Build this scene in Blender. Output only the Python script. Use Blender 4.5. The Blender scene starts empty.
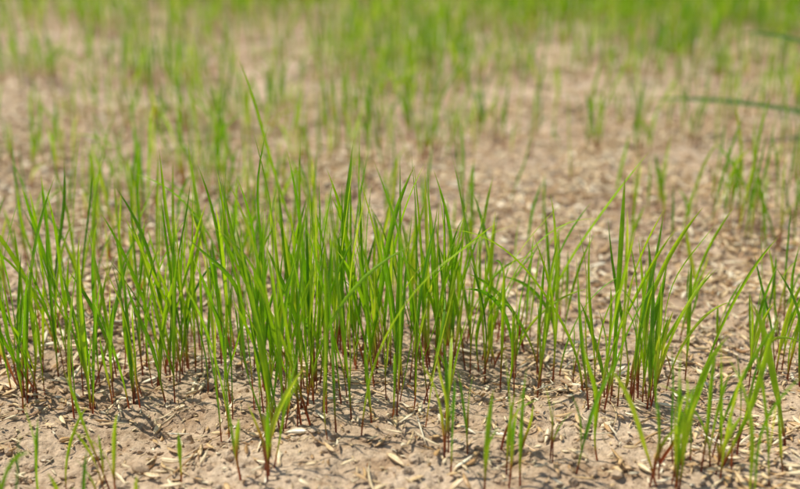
import bpy, math, numpy as np
rng = np.random.default_rng(23)
scene = bpy.context.scene

# ------------------------------------------------------------------ noise
def hsh(ix, iy, seed):
    ix = ix.astype(np.int64); iy = iy.astype(np.int64)
    h = (ix*374761393 + iy*668265263 + seed*1442695041) & 0xffffffff
    h = ((h ^ (h >> 13))*1274126177) & 0xffffffff
    h = (h ^ (h >> 16)) & 0xffffffff
    h = (h*2246822519) & 0xffffffff
    h = (h ^ (h >> 15)) & 0xffffffff
    return h/4294967295.0
def vnoise(x, y, seed):
    ix = np.floor(x); iy = np.floor(y); fx = x-ix; fy = y-iy
    fx = fx*fx*fx*(fx*(fx*6-15)+10); fy = fy*fy*fy*(fy*(fy*6-15)+10)
    a = hsh(ix, iy, seed); b = hsh(ix+1, iy, seed); c = hsh(ix, iy+1, seed); d = hsh(ix+1, iy+1, seed)
    return (a*(1-fx)+b*fx)*(1-fy)+(c*(1-fx)+d*fx)*fy
def fbm(x, y, seed, octv=4):
    s = 0; a = .5; t = 0
    for i in range(octv):
        s = s+a*vnoise(x*2**i+i*17.3, y*2**i-i*9.1, seed+i); t += a; a *= .5
    return s/t
def worley(x, y, seed):
    ix = np.floor(x); iy = np.floor(y)
    d1 = np.full(x.shape, 9.); d2 = np.full(x.shape, 9.); idv = np.zeros(x.shape)
    for ox in (-1, 0, 1):
        for oy in (-1, 0, 1):
            cx = ix+ox; cy = iy+oy
            px = cx+hsh(cx, cy, seed); py = cy+hsh(cx, cy, seed+7)
            d = np.hypot(px-x, py-y)
            cl = d < d1
            d2 = np.where(cl, d1, np.minimum(d2, d)); idv = np.where(cl, hsh(cx, cy, seed+13), idv)
            d1 = np.where(cl, d, d1)
    return d1, d2, idv
def height(x, y):
    x = np.asarray(x, float); y = np.asarray(y, float)
    r = np.hypot(x, y-.4)
    fade = np.clip(1.6-r*.35, 0, 1); fine = np.clip(1.5-r*1.1, .0, 1)
    wx = x+.010*(fbm(x*70, y*70, 3, 3)-.5); wy = y+.010*(fbm(x*70+9, y*70, 5, 3)-.5)
    h = .014*(fbm(x*7, y*7, 21, 3)-.5)+.007*(fbm(x*28, y*28, 31, 3)-.5)
    d1, d2, iv = worley(wx*46, wy*46, 41)
    m = np.clip((fbm(x*18, y*18, 77, 2)-.46)*5, 0, 1)
    h = h+m*(.0022*iv*np.clip((d2-d1)*3.0, 0, 1)-.0008)
    d1, d2, iv = worley(wx*165, wy*165, 43)
    m2 = np.clip((fbm(x*40, y*40, 78, 2)-.35)*3, .15, 1)
    h = h+fine*m2*(.0013*iv*np.clip((d2-d1)*2.2, 0, 1))
    h = h+fine*.0024*(fbm(x*240, y*240, 51, 3)-.5)
    return h*fade + .03*(fbm(x*.6, y*.6, 90, 2)-.5)*np.clip((r-1.5)*.4, 0, 1)

# ------------------------------------------------------------------ mesh helper
def make_mesh(name, V, F, smooth=True, uv=None, attrs=None, mat=None):
    me = bpy.data.meshes.new(name)
    n = F.shape[1]
    me.vertices.add(len(V)); me.vertices.foreach_set('co', V.astype(np.float32).ravel())
    me.loops.add(F.size); me.loops.foreach_set('vertex_index', F.astype(np.int32).ravel())
    me.polygons.add(len(F))
    me.polygons.foreach_set('loop_start', np.arange(0, F.size, n, dtype=np.int32))
    me.polygons.foreach_set('loop_total', np.full(len(F), n, dtype=np.int32))
    me.polygons.foreach_set('use_smooth', np.full(len(F), smooth, dtype=bool))
    if attrs:
        for k, v in attrs.items():
            a = me.attributes.new(k, 'FLOAT', 'POINT'); a.data.foreach_set('value', v.astype(np.float32))
    me.update(calc_edges=True)
    ob = bpy.data.objects.new(name, me); scene.collection.objects.link(ob)
    if mat: me.materials.append(mat)
    return ob

# ------------------------------------------------------------------ material helpers
def new_mat(name):
    m = bpy.data.materials.new(name); m.use_nodes = True
    nt = m.node_tree; nt.nodes.clear()
    return m, nt, nt.nodes, nt.links
def ramp(N, stops, interp='LINEAR'):
    r = N.new('ShaderNodeValToRGB'); r.color_ramp.interpolation = interp
    e = r.color_ramp.elements
    while len(e) < len(stops): e.new(.5)
    for i, (p, c) in enumerate(stops):
        e[i].position = p; e[i].color = (*c, 1)
    return r
def noise(N, L, vec, scale, detail=4, rough=.6):
    n = N.new('ShaderNodeTexNoise'); n.inputs['Scale'].default_value = scale
    n.inputs['Detail'].default_value = detail; n.inputs['Roughness'].default_value = rough
    L.new(vec, n.inputs['Vector']); return n
def mixc(N, L, fac, a, b, mode='MIX'):
    m = N.new('ShaderNodeMix'); m.data_type = 'RGBA'; m.blend_type = mode
    for s, v in ((m.inputs[0], fac), (m.inputs[6], a), (m.inputs[7], b)):
        if hasattr(v, 'is_output'): L.new(v, s)
        elif isinstance(v, tuple): s.default_value = (*v, 1)
        else: s.default_value = v
    return m.outputs[2]

# soil
def soil_material():
    m, nt, N, L = new_mat('dry_soil')
    out = N.new('ShaderNodeOutputMaterial'); b = N.new('ShaderNodeBsdfPrincipled')
    b.inputs['Roughness'].default_value = .95; b.inputs['Specular IOR Level'].default_value = .08
    g = N.new('ShaderNodeNewGeometry'); P = g.outputs['Position']
    n1 = noise(N, L, P, 14, 5); r1 = ramp(N, [(.3, (.44, .305, .19)), (.5, (.59, .44, .29)), (.72, (.70, .55, .39))])
    L.new(n1.outputs[0], r1.inputs[0])
    n2 = noise(N, L, P, 420, 5, .7); r2 = ramp(N, [(.3, (.54, .51, .48)), (.55, (1, 1, 1)), (.75, (1.2, 1.18, 1.15))])
    L.new(n2.outputs[0], r2.inputs[0])
    c = mixc(N, L, 1.0, r1.outputs[0], r2.outputs[0], 'MULTIPLY')
    n3 = noise(N, L, P, 110, 3, .6); r3 = ramp(N, [(.50, (0, 0, 0)), (.66, (1, 1, 1))]); L.new(n3.outputs[0], r3.inputs[0])
    c = mixc(N, L, r3.outputs[0], c, mixc(N, L, 1.0, c, (.73, .66, .59), 'MULTIPLY'))
    L.new(c, b.inputs['Base Color'])
    n4 = noise(N, L, P, 900, 4, .7)
    bp = N.new('ShaderNodeBump'); bp.inputs['Strength'].default_value = .9; bp.inputs['Distance'].default_value = .001
    L.new(n4.outputs[0], bp.inputs['Height'])
    bp2 = N.new('ShaderNodeBump'); bp2.inputs['Strength'].default_value = .7; bp2.inputs['Distance'].default_value = .002
    n5 = noise(N, L, P, 260, 4, .65); L.new(n5.outputs[0], bp2.inputs['Height']); L.new(bp.outputs[0], bp2.inputs['Normal'])
    L.new(bp2.outputs[0], b.inputs['Normal']); L.new(b.outputs[0], out.inputs[0])
    return m
soil = soil_material()

def husk_material():
    m, nt, N, L = new_mat('dry_husk')
    out = N.new('ShaderNodeOutputMaterial'); b = N.new('ShaderNodeBsdfPrincipled')
    b.inputs['Roughness'].default_value = .38; b.inputs['Specular IOR Level'].default_value = .6
    a = N.new('ShaderNodeAttribute'); a.attribute_name = 'rnd'
    r = ramp(N, [(0, (.28, .13, .05)), (.18, (.56, .33, .13)), (.4, (.80, .56, .28)), (.7, (.91, .73, .44)), (1, (.96, .87, .65))])
    L.new(a.outputs['Fac'], r.inputs[0])
    t = N.new('ShaderNodeAttribute'); t.attribute_name = 'tt'
    rt = ramp(N, [(0, (.62, .5, .42)), (.16, (1, 1, 1)), (.8, (1, 1, 1)), (1, (.8, .7, .6))]); L.new(t.outputs['Fac'], rt.inputs[0])
    c = mixc(N, L, 1.0, r.outputs[0], rt.outputs[0], 'MULTIPLY')
    w = N.new('ShaderNodeAttribute'); w.attribute_name = 'ww'
    sn = N.new('ShaderNodeMath'); sn.operation = 'MULTIPLY'; sn.inputs[1].default_value = 38; L.new(w.outputs['Fac'], sn.inputs[0])
    s2 = N.new('ShaderNodeMath'); s2.operation = 'SINE'; L.new(sn.outputs[0], s2.inputs[0])
    g = N.new('ShaderNodeNewGeometry'); n = noise(N, L, g.outputs['Position'], 700, 3)
    rn = ramp(N, [(.3, (.72, .69, .64)), (.7, (1.03, 1.02, 1.0))]); L.new(n.outputs[0], rn.inputs[0])
    c = mixc(N, L, 1.0, c, rn.outputs[0], 'MULTIPLY')
    L.new(c, b.inputs['Base Color'])
    bp = N.new('ShaderNodeBump'); bp.inputs['Strength'].default_value = .6; bp.inputs['Distance'].default_value = .0001
    L.new(s2.outputs[0], bp.inputs['Height']); L.new(bp.outputs[0], b.inputs['Normal'])
    L.new(b.outputs[0], out.inputs[0])
    return m
husk_mat = husk_material()

def grass_material(name, dark=False):
    m, nt, N, L = new_mat(name)
    out = N.new('ShaderNodeOutputMaterial'); b = N.new('ShaderNodeBsdfPrincipled')
    b.inputs['Roughness'].default_value = .27; b.inputs['Specular IOR Level'].default_value = .65
    a = N.new('ShaderNodeAttribute'); a.attribute_name = 'rnd'
    if dark: r = ramp(N, [(0, (.03, .12, .04)), (1, (.04, .16, .045))])
    else: r = ramp(N, [(0, (.075, .25, .003)), (.35, (.17, .41, .004)), (.7, (.32, .55, .008)), (1, (.52, .65, .05))])
    L.new(a.outputs['Fac'], r.inputs[0])
    t = N.new('ShaderNodeAttribute'); t.attribute_name = 'tt'
    g = N.new('ShaderNodeNewGeometry'); n = noise(N, L, g.outputs['Position'], 160, 3)
    rn = ramp(N, [(.3, (.66, .74, .7)), (.7, (1.2, 1.12, 1.1))]); L.new(n.outputs[0], rn.inputs[0])
    c = mixc(N, L, 1.0, r.outputs[0], rn.outputs[0], 'MULTIPLY')
    rt = ramp(N, [(.90, (0, 0, 0)), (1, (.55, .55, .55))]); L.new(t.outputs['Fac'], rt.inputs[0])
    c = mixc(N, L, rt.outputs[0], c, (.60, .55, .16))
    hh = N.new('ShaderNodeAttribute'); hh.attribute_name = 'hh'
    add = N.new('ShaderNodeMath'); add.operation = 'MULTIPLY_ADD'; add.inputs[1].default_value = .006; L.new(n.outputs[0], add.inputs[0]); L.new(hh.outputs['Fac'], add.inputs[2])
    mr = N.new('ShaderNodeMapRange'); mr.inputs[1].default_value = .002; mr.inputs[2].default_value = .023; L.new(add.outputs[0], mr.inputs[0])
    rb = ramp(N, [(0, (1, 1, 1)), (.40, (.93, .93, .93)), (.62, (.5, .5, .5)), (1, (0, 0, 0))]); L.new(mr.outputs[0], rb.inputs[0])
    rc = ramp(N, [(0, (.30, .16, .09)), (.12, (.22, .04, .028)), (.45, (.27, .065, .03)), (.78, (.48, .43, .06))]); L.new(mr.outputs[0], rc.inputs[0])
    c = mixc(N, L, rb.outputs[0], c, rc.outputs[0])
    L.new(c, b.inputs['Base Color'])
    w = N.new('ShaderNodeAttribute'); w.attribute_name = 'ww'
    sn = N.new('ShaderNodeMath'); sn.operation = 'MULTIPLY'; sn.inputs[1].default_value = 44; L.new(w.outputs['Fac'], sn.inputs[0])
    s2 = N.new('ShaderNodeMath'); s2.operation = 'SINE'; L.new(sn.outputs[0], s2.inputs[0])
    bp = N.new('ShaderNodeBump'); bp.inputs['Strength'].default_value = .5; bp.inputs['Distance'].default_value = .00008
    L.new(s2.outputs[0], bp.inputs['Height']); L.new(bp.outputs[0], b.inputs['Normal'])
    tr = N.new('ShaderNodeBsdfTranslucent')
    tc = mixc(N, L, 1.0, c, (1.8, 1.5, .9), 'MULTIPLY'); L.new(tc, tr.inputs[0])
    mx = N.new('ShaderNodeMixShader'); mx.inputs[0].default_value = .45
    L.new(b.outputs[0], mx.inputs[1]); L.new(tr.outputs[0], mx.inputs[2]); L.new(mx.outputs[0], out.inputs[0])
    return m
grass_mat = grass_material('young_grass'); weed_mat = grass_material('mature_grass', True)

# ------------------------------------------------------------------ ground
def axis(lo, hi, step, mid_lo, mid_hi, g1, far, g2):
    a = list(np.arange(lo, hi, step)); s = step
    r = []; x = a[-1]
    while x < far: s *= (g1 if x < mid_hi else g2); x += s; r.append(x)
    s = step; x = lo; l = []
    while x > -far: s *= (g1 if x > mid_lo else g2); x -= s; l.append(x)
    return np.array(l[::-1]+a+r)
xs = axis(-.24, .24, .0010, -1.1, 1.1, 1.009, 60, 1.12); ys = axis(.25, .58, .0010, .2, 2.2, 1.007, 60, 1.12)
X, Y = np.meshgrid(xs, ys); Z = height(X, Y)
V = np.stack([X.ravel(), Y.ravel(), Z.ravel()], 1)
nx, ny = len(xs), len(ys)
i = np.arange(nx*ny).reshape(ny, nx)
F = np.stack([i[:-1, :-1].ravel(), i[:-1, 1:].ravel(), i[1:, 1:].ravel(), i[1:, :-1].ravel()], 1)
make_mesh('ground', V, F, True, mat=soil)

# ------------------------------------------------------------------ scatter points
def scatter(n, x0, x1, y0, y1):
    return rng.uniform(x0, x1, n), rng.uniform(y0, y1, n)
def rotmats(yaw, pitch, roll):
    cy, sy = np.cos(yaw), np.sin(yaw); cp, sp = np.cos(pitch), np.sin(pitch); cr, sr = np.cos(roll), np.sin(roll)
    n = len(yaw); Z = np.zeros(n); O = np.ones(n)
    Rz = np.stack([cy, -sy, Z, sy, cy, Z, Z, Z, O], 1).reshape(n, 3, 3)
    Ry = np.stack([cp, Z, sp, Z, O, Z, -sp, Z, cp], 1).reshape(n, 3, 3)
    Rx = np.stack([O, Z, Z, Z, cr, -sr, Z, sr, cr], 1).reshape(n, 3, 3)
    return Rz @ Ry @ Rx

# seed husks: pointed boat-shaped shells
def husks(px, py, lmin, lmax, wmin, wmax, pitch_s, rings=7, sides=6, bend=.045, lift=.0006):
    n = len(px)
    t = np.linspace(0, 1, rings)
    prof = np.sin(np.pi*np.clip(t*.98+.01, 0, 1)**.75)**.9; prof[0] = .14; prof[-1] = .03
    ang = np.linspace(0, 2*np.pi, sides, endpoint=False)
    T, A = np.meshgrid(t, ang, indexing='ij')
    PR = np.repeat(prof[:, None], sides, 1)
    base = np.stack([T-.5, np.cos(A)*PR*.5, np.sin(A)*PR*.24], -1).reshape(-1, 3)
    L = lmin+(lmax-lmin)*rng.beta(1.6, 2.2, n); W = rng.uniform(wmin, wmax, n); B = rng.normal(0, bend, n)
    v = np.repeat(base[None], n, 0)
    v[:, :, 1] = v[:, :, 1]*W[:, None] + (B*L)[:, None]*(v[:, :, 0]**2*4-.5)
    v[:, :, 2] = v[:, :, 2]*W[:, None] + (np.abs(rng.normal(0, .05, n))*L)[:, None]*(v[:, :, 0]**2*2)
    v[:, :, 0] *= L[:, None]
    yaw = rng.uniform(0, 2*np.pi, n)
    dx = np.cos(yaw)*L*.4; dy = np.sin(yaw)*L*.4
    za = height(px+dx, py+dy); zb = height(px-dx, py-dy); zc = height(px, py)
    pit = -np.arctan2(za-zb, L*.8)+rng.normal(0, pitch_s, n)
    R = rotmats(yaw, pit, rng.normal(0, .5, n))
    v = np.einsum('nij,nkj->nki', R, v)
    z = np.maximum(zc, (za+zb)*.5)+lift+rng.exponential(.0006, n)
    v += np.stack([px, py, z], 1)[:, None, :]
    k = rings*sides
    fi = np.arange(k).reshape(rings, sides); nxt = np.roll(fi, -1, 1)
    f = np.stack([fi[:-1].ravel(), nxt[:-1].ravel(), nxt[1:].ravel(), fi[1:].ravel()], 1)
    F = (f[None]+(np.arange(n)*k)[:, None, None]).reshape(-1, 4)
    rnd = np.repeat(np.clip(rng.beta(1.6, 1.5, n), 0, 1), k)
    tt = np.tile(T.ravel(), n); ww = np.tile(A.ravel()/(2*np.pi), n)
    return v.reshape(-1, 3), F, dict(rnd=rnd, tt=tt, ww=ww)
def merge(parts):
    V = []; F = []; A = {}; o = 0
    for v, f, a in parts:
        V.append(v); F.append(f+o); o += len(v)
        for k, x in a.items(): A.setdefault(k, []).append(x)
    return np.concatenate(V), np.concatenate(F), {k: np.concatenate(x) for k, x in A.items()}

def husk_keep(x, y):
    d = fbm(x*17, y*17, 201, 3)
    near = np.clip((y-.28)/.12, 0, 1)
    p = np.clip((d-.39)*5, 0, 1)*.82+.18
    p = p*(.62+.38*near)
    p = p*(1-.72*np.exp(-(((x+.062)/.028)**2+((y-.325)/.02)**2)))
    return rng.uniform(0, 1, len(x)) < p
parts = []
x, y = scatter(60000, -.45, .45, .2, .78); k = husk_keep(x, y)
parts.append(husks(x[k], y[k], .0038, .0098, .0009, .0020, .18, lift=.0008))
x, y = scatter(110000, -1.15, 1.15, .78, 2.0); k = husk_keep(x, y)
parts.append(husks(x[k], y[k], .0055, .010, .0015, .0028, .2, 5, 4, lift=.0012))
x, y = scatter(9000, -1.2, 1.2, -.3, .8); k = (np.abs(x) > .45) | (y < .2)
parts.append(husks(x[k], y[k], .0055, .009, .0013, .0023, .2, 5, 4))
x, y = scatter(2400, -.6, .6, .2, 1.1)
parts.append(husks(x, y, .010, .022, .0005, .0010, .12, 9, 4, .08, .0012))
x, y = scatter(30000, -.45, .45, .2, .8)
parts.append(husks(x, y, .0012, .0038, .0005, .0014, .3, 4, 4, .1, .0003))
Vh, Fh, Ah = merge(parts)
make_mesh('straw_mulch', Vh, Fh, True, attrs=Ah, mat=husk_mat)

# soil crumbs
def crumbs(px, py, r):
    import bmesh
    bm = bmesh.new(); bmesh.ops.create_icosphere(bm, subdivisions=2, radius=1)
    bv = np.array([v.co[:] for v in bm.verts]); bf = np.array([[v.index for v in f.verts] for f in bm.faces]); bm.free()
    n = len(px); K = len(bv)
    v = np.repeat(bv[None], n, 0)
    sd = rng.uniform(0, 100, (n, 1))
    nn = .55+.9*vnoise(v[:, :, 0]*1.3+sd, v[:, :, 1]*1.3+v[:, :, 2]*1.7+sd*2, 5)*1.0
    nn += .25*(vnoise(v[:, :, 0]*4+sd, v[:, :, 1]*4-v[:, :, 2]*3.1+sd, 8)-.5)
    v = v*nn[:, :, None]*np.stack([rng.uniform(.8, 1.3, n), rng.uniform(.7, 1.1, n), rng.uniform(.5, .8, n)], 1)[:, None, :]
    R = rotmats(rng.uniform(0, 6.28, n), rng.normal(0, .4, n), rng.normal(0, .4, n))
    v = np.einsum('nij,nkj->nki', R, v)*r[:, None, None]
    v += np.stack([px, py, height(px, py)+r*.18], 1)[:, None, :]
    F = (bf[None]+(np.arange(n)*K)[:, None, None]).reshape(-1, 3)
    return v.reshape(-1, 3), F
x, y = scatter(15000, -.3, .3, .22, .6)
r = .0004+.0019*rng.uniform(0, 1, len(x))**4.5
Vc, Fc = crumbs(x, y, r)
make_mesh('soil_crumbs', Vc, Fc, False, mat=soil)

# ------------------------------------------------------------------ grass blades
def blades(b, L, az, lean, bend, w, rings=15, cs=5, t0=0., drift=None, twist=None, stem=.28, power=1.6, rnd=None, face=None):
    n = len(b)
    if drift is None: drift = rng.normal(0, .5, n)
    if twist is None: twist = rng.normal(0, 1.3, n)
    if face is None: face = rng.uniform(0, 2*np.pi, n)
    t = np.linspace(0, 1, rings)
    wob = rng.normal(0, .08, (n, 1))*np.sin(t[None]*rng.uniform(4, 9, (n, 1))+rng.uniform(0, 6, (n, 1)))
    th = lean[:, None]+bend[:, None]*t[None]**power+wob
    ph = az[:, None]+drift[:, None]*t[None]
    T = np.stack([np.sin(th)*np.cos(ph), np.sin(th)*np.sin(ph), np.cos(th)], -1)
    ds = L[:, None]/(rings-1)
    Tm = (T[:, 1:]+T[:, :-1])*.5
    Pp = np.concatenate([np.zeros((n, 1, 3)), np.cumsum(Tm*ds[:, :, None], 1)], 1)+b[:, None, :]
    S0 = np.stack([-np.sin(ph), np.cos(ph), np.zeros_like(ph)], -1)
    N0 = np.cross(T, S0)
    tw = face[:, None]*1.0+twist[:, None]*t[None]
    S = S0*np.cos(tw)[..., None]+N0*np.sin(tw)[..., None]
    Nn = np.cross(T, S)
    op = np.clip((t-stem*.7)/.25, 0, 1); op = op*op*(3-2*op)
    phi = 4.6*(1-op)+1.7*op
    wt = (.95+.05*op)*np.where(t > .66, np.clip(1-((t-.66)/.34)**2.1, 0, 1), 1.0)
    wt = np.maximum(wt, .035)
    W = w[:, None]*wt[None]
    R = W/phi[None]
    a = np.linspace(-.5, .5, cs)
    A = phi[:, None]*a[None]
    sx = R[..., None]*np.sin(A)[None]; sz = R[..., None]*(1-np.cos(A))[None]
    sz = sz - (R*(1-np.cos(phi/2)[None])*.5)[..., None]
    v = Pp[:, :, None, :]+S[:, :, None, :]*sx[..., None]+Nn[:, :, None, :]*sz[..., None]
    K = rings*cs
    fi = np.arange(K).reshape(rings, cs)
    f = np.stack([fi[:-1, :-1].ravel(), fi[:-1, 1:].ravel(), fi[1:, 1:].ravel(), fi[1:, :-1].ravel()], 1)
    F = (f[None]+(np.arange(n)*K)[:, None, None]).reshape(-1, 4)
    if rnd is None: rnd = rng.beta(2, 2.4, n)
    tt = np.tile(np.repeat(t, cs), n); ww = np.tile(np.tile(a+.5, rings), n)
    gz = np.repeat(b[:, 2], K)
    V = v.reshape(-1, 3)
    g0 = getattr(blades, 'ground', None)
    hh = V[:, 2]-(np.repeat(g0, K) if g0 is not None else gz)
    redk = np.repeat(rng.uniform(.65, 1.9, n), K)
    return V, F, dict(rnd=np.repeat(rnd, K), tt=tt, ww=ww, hh=hh*redk), Pp, T

def seedlings(x, y, hm, lo=False, wscale=1.0):
    n = len(x); z = height(x, y)-.0015
    b = np.stack([x, y, z], 1)
    L = hm*np.clip(rng.normal(1, .26, n), .3, 1.5)
    az = rng.uniform(0, 2*np.pi, n)
    lean = np.abs(rng.normal(0, .12, n)); bend = np.abs(rng.normal(.04, .28, n))
    far = rng.uniform(0, 1, n) < .09; bend = np.where(far, bend+rng.uniform(.5, 1.4, n), bend)
    w = rng.uniform(.0010, .0017, n)*wscale
    rg, cs = (9, 3) if lo else (16, 5)
    rnd = rng.beta(1.7, 1.9, n)
    blades.ground = None
    a = blades(b, L, az, lean, bend, w, rg, cs, rnd=rnd)
    parts = [a[:3]]
    s = rng.uniform(0, 1, n) < .34
    if s.any():
        idx = np.where(s)[0]; k = int(rg*.2)
        b2 = a[3][idx, k]
        blades.ground = z[idx]
        az2 = az[idx]+np.pi+rng.normal(0, .8, len(idx))
        c = blades(b2, L[idx]*rng.uniform(.3, .72, len(idx)), az2, rng.uniform(.02, .22, len(idx)), np.abs(rng.normal(.15, .3, len(idx))),
                   w[idx]*rng.uniform(.6, .9, len(idx)), rg, cs, stem=.12, rnd=np.clip(rnd[idx]+rng.normal(.08, .12, len(idx)), 0, 1))
        parts.append(c[:3]); blades.ground = None
    return parts

G = []
# (x, y, sx, sy, count, blade length)
tufts = [
 (-.125, .345, .018, .012, 30, .050), (-.098, .343, .014, .010, 30, .053), (-.075, .355, .012, .012, 24, .055),
 (-.140, .385, .022, .018, 28, .050), (-.100, .395, .022, .018, 36, .050),
 (-.046, .332, .008, .010, 12, .058), (-.030, .322, .009, .009, 30, .060), (-.014, .329, .009, .012, 28, .058),
 (-.030, .352, .014, .012, 32, .060), (.000, .352, .012, .012, 28, .058), (.016, .362, .012, .012, 26, .054),
 (-.050, .385, .018, .015, 30, .054), (-.015, .390, .020, .016, 32, .054), (.020, .400, .016, .016, 22, .048),
 (-.110, .440, .030, .020, 18, .042), (-.060, .440, .024, .018, 20, .042), (-.010, .440, .024, .016, 16, .040),
 (.045, .348, .008, .008, 18, .047), (.036, .385, .012, .012, 12, .048), (.058, .375, .010, .012, 8, .046),
 (.074, .332, .007, .008, 26, .052), (.088, .342, .008, .009, 8, .046), (.107, .350, .010, .012, 5, .038),
 (.136, .348, .007, .010, 12, .046), (.135, .39, .014, .016, 8, .040), (.095, .39, .018, .015, 7, .042),
 (.020, .288, .012, .006, 9, .030), (.036, .282, .006, .005, 5, .034), (.065, .284, .010, .006, 8, .034),
 (.085, .280, .010, .006, 10, .038), (.104, .286, .010, .007, 9, .038), (.122, .288, .008, .008, 8, .038),
 (-.118, .266, .012, .006, 14, .038), (-.085, .274, .012, .006, 9, .030), (-.045, .278, .016, .006, 9, .026),
 (.165, .50, .014, .016, 26, .046), (.13, .47, .018, .02, 8, .042),
 (-.155, .53, .020, .018, 22, .044), (-.12, .61, .018, .018, 20, .046), (-.085, .57, .018, .02, 16, .044),
 (.018, .655, .008, .012, 12, .050), (-.022, .74, .014, .016, 16, .050), (-.070, .75, .016, .016, 18, .052),
 (.052, .69, .010, .012, 8, .044), (.122, .66, .012, .014, 12, .046), (.168, .67, .014, .016, 12, .048),
 (-.155, .73, .016, .018, 18, .056), (-.045, .60, .014, .012, 8, .040), (-.19, .62, .016, .02, 14, .044),
 (.04, .48, .022, .02, 8, .036), (-.165, .45, .016, .02, 10, .042), (-.06, .50, .03, .02, 12, .036), (-.13, .49, .02, .015, 9, .036),
 (-.23, .86, .03, .03, 22, .05), (-.12, .88, .03, .03, 20, .05), (-.02, .90, .03, .03, 30, .052), (.06, .86, .03, .03, 24, .05),
 (.22, .58, .015, .02, 10, .05), (.25, .44, .03, .03, 20, .05), (-.27, .42, .04, .04, 50, .055), (.22, .33, .03, .03, 25, .05), (-.22, .32, .03, .03, 30, .05),
]
for (cx, cy, sx, sy, n, L) in tufts:
    nb = max(2, int(n/1.5))
    bx = rng.normal(cx, sx*1.1, nb); by = rng.normal(cy, sy*1.1, nb)
    j = rng.integers(0, nb, n)
    x = bx[j]+rng.normal(0, .0026, n); y = by[j]+rng.normal(0, .0026, n)
    G += seedlings(x, y, np.full(n, L))
# scattered background
x, y = scatter(5200, -.6, .6, .43, .95)
p = np.clip((fbm(x*15, y*15, 301, 3)-.46)*5, 0, 1)*np.clip((y-.36)/.5, .1, 1)+.02
k = rng.uniform(0, 1, len(x)) < p; G += seedlings(x[k], y[k], np.full(k.sum(), .040), True, 1.2)
x, y = scatter(32000, -1.4, 1.4, .86, 2.3)
p = np.clip((fbm(x*9, y*9, 311, 3)-.37+.34*np.clip((y-.98)/.35, 0, 1)+.14*np.clip(x*3, -1, 1))*3.2, 0, 1)
k = rng.uniform(0, 1, len(x)) < p; G += seedlings(x[k], y[k], np.full(k.sum(), .048), True, 1.3)
x, y = scatter(9000, -3, 3, 2.3, 6); G += seedlings(x, y, np.full(len(x), .06), True, 1.8)
x, y = scatter(1500, -1.4, 1.4, -.5, .95); k = (np.abs(x) > .32)
G += seedlings(x[k], y[k], np.full(k.sum(), .05), True)
hero = [ # x, y, L, az, lean, bend, w, rnd
 (.062, .338, .085, math.pi, .10, 1.45, .0020, .6), (.052, .385, .085, .1, .25, .55, .0019, .7),
 (-.034, .425, .105, math.pi*.95, .20, .22, .0018, .6), (.071, .335, .078, 1.7, .02, .05, .0019, .4),
 (.076, .288, .046, .1, .3, .25, .0022, .5), (.094, .286, .052, .2, .2, .2, .0021, .6),
 (-.125, .372, .075, math.pi, .1, 1.1, .0019, .7), (.080, .350, .070, 0., .12, .45, .0018, .75),
 (-.028, .310, .070, math.pi, .22, .35, .0018, .75), (.105, .35, .06, .1, .2, .5, .0018, .5),
 (-.060, .37, .075, math.pi, .05, .3, .0019, .3), (-.012, .345, .078, .2, .1, .3, .0020, .3),
 (.03, .37, .075, .3, .1, 1.6, .0018, .5), (.118, .30, .05, 2.8, .15, .4, .0022, .6)]
h = np.array(hero); b = np.stack([h[:, 0], h[:, 1], height(h[:, 0], h[:, 1])-.001], 1)
blades.ground = None
G.append(blades(b, h[:, 2], h[:, 3], h[:, 4], h[:, 5], h[:, 6], 26, 5, drift=rng.normal(0, .15, len(h)), twist=rng.normal(0, .5, len(h)), rnd=h[:, 7])[:3])
Vg, Fg, Ag = merge(G)
make_mesh('grass', Vg, Fg, True, attrs=Ag, mat=grass_mat)

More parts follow.
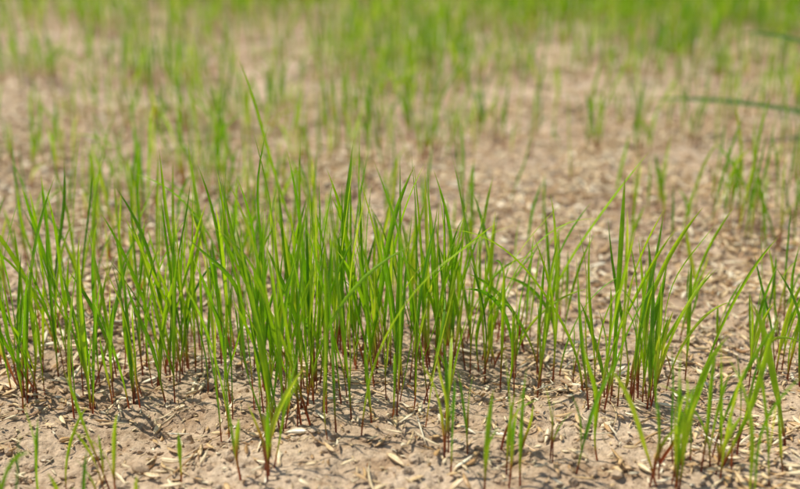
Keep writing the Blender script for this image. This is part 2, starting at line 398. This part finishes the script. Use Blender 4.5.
# mature grass plant at right
wd = np.array([ # az, lean, bend, L, w
 (3.14, 1.20, .42, .17, .010), (3.0, .35, 1.35, .135, .008), (2.7, .5, .9, .11, .005), (1.2, .4, .9, .12, .005), (.2, .5, 1.0, .14, .005), (-.9, .6, .9, .12, .005), (3.5, .6, .5, .09, .004), (.9, .2, .7, .13, .004)])
n = len(wd); b = np.tile(np.array([[.318, .69, 0.]]), (n, 1)); b[:, :2] += rng.normal(0, .003, (n, 2)); b[:, 2] = height(b[:, 0], b[:, 1])
vw, fw, aw = blades(b, wd[:, 3], wd[:, 0], wd[:, 1], wd[:, 2], wd[:, 4], 24, 5, drift=np.zeros(n), twist=rng.normal(0, .4, n), face=rng.normal(0, .3, n), stem=.1, power=1.0)[:3]
aw['hh'] = aw['hh']+.03
make_mesh('grass_plant', vw, fw, True, attrs=aw, mat=weed_mat)

# ------------------------------------------------------------------ light
elev, azim = math.radians(63), math.radians(-68)
w = bpy.data.worlds.new('World'); scene.world = w; w.use_nodes = True
nt = w.node_tree; bg = nt.nodes['Background']
sky = nt.nodes.new('ShaderNodeTexSky'); sky.sky_type = 'NISHITA'; sky.sun_disc = False
sky.sun_elevation = elev; sky.sun_rotation = azim
nt.links.new(sky.outputs[0], bg.inputs[0]); bg.inputs[1].default_value = .14
sd = bpy.data.lights.new('sun', 'SUN'); sd.energy = 5.0; sd.angle = math.radians(.5); sd.color = (1, .96, .87)
so = bpy.data.objects.new('sun', sd); scene.collection.objects.link(so)
from mathutils import Vector
d = Vector((math.sin(azim)*math.cos(elev), math.cos(azim)*math.cos(elev), math.sin(elev)))
so.rotation_euler = d.to_track_quat('Z', 'Y').to_euler(); so.location = d*5

# ------------------------------------------------------------------ camera
cd = bpy.data.cameras.new('camera'); cam = bpy.data.objects.new('camera', cd); scene.collection.objects.link(cam)
cd.lens = 50; cd.sensor_width = 36; cd.clip_start = .01; cd.clip_end = 300
cam.location = (0, 0, .175); cam.rotation_euler = (math.radians(90-19.5), 0, 0)
cd.dof.use_dof = True; cd.dof.focus_distance = .368; cd.dof.aperture_fstop = 9
scene.camera = cam
scene.view_settings.view_transform = 'Standard'; scene.view_settings.look = 'None'; scene.view_settings.exposure = 0
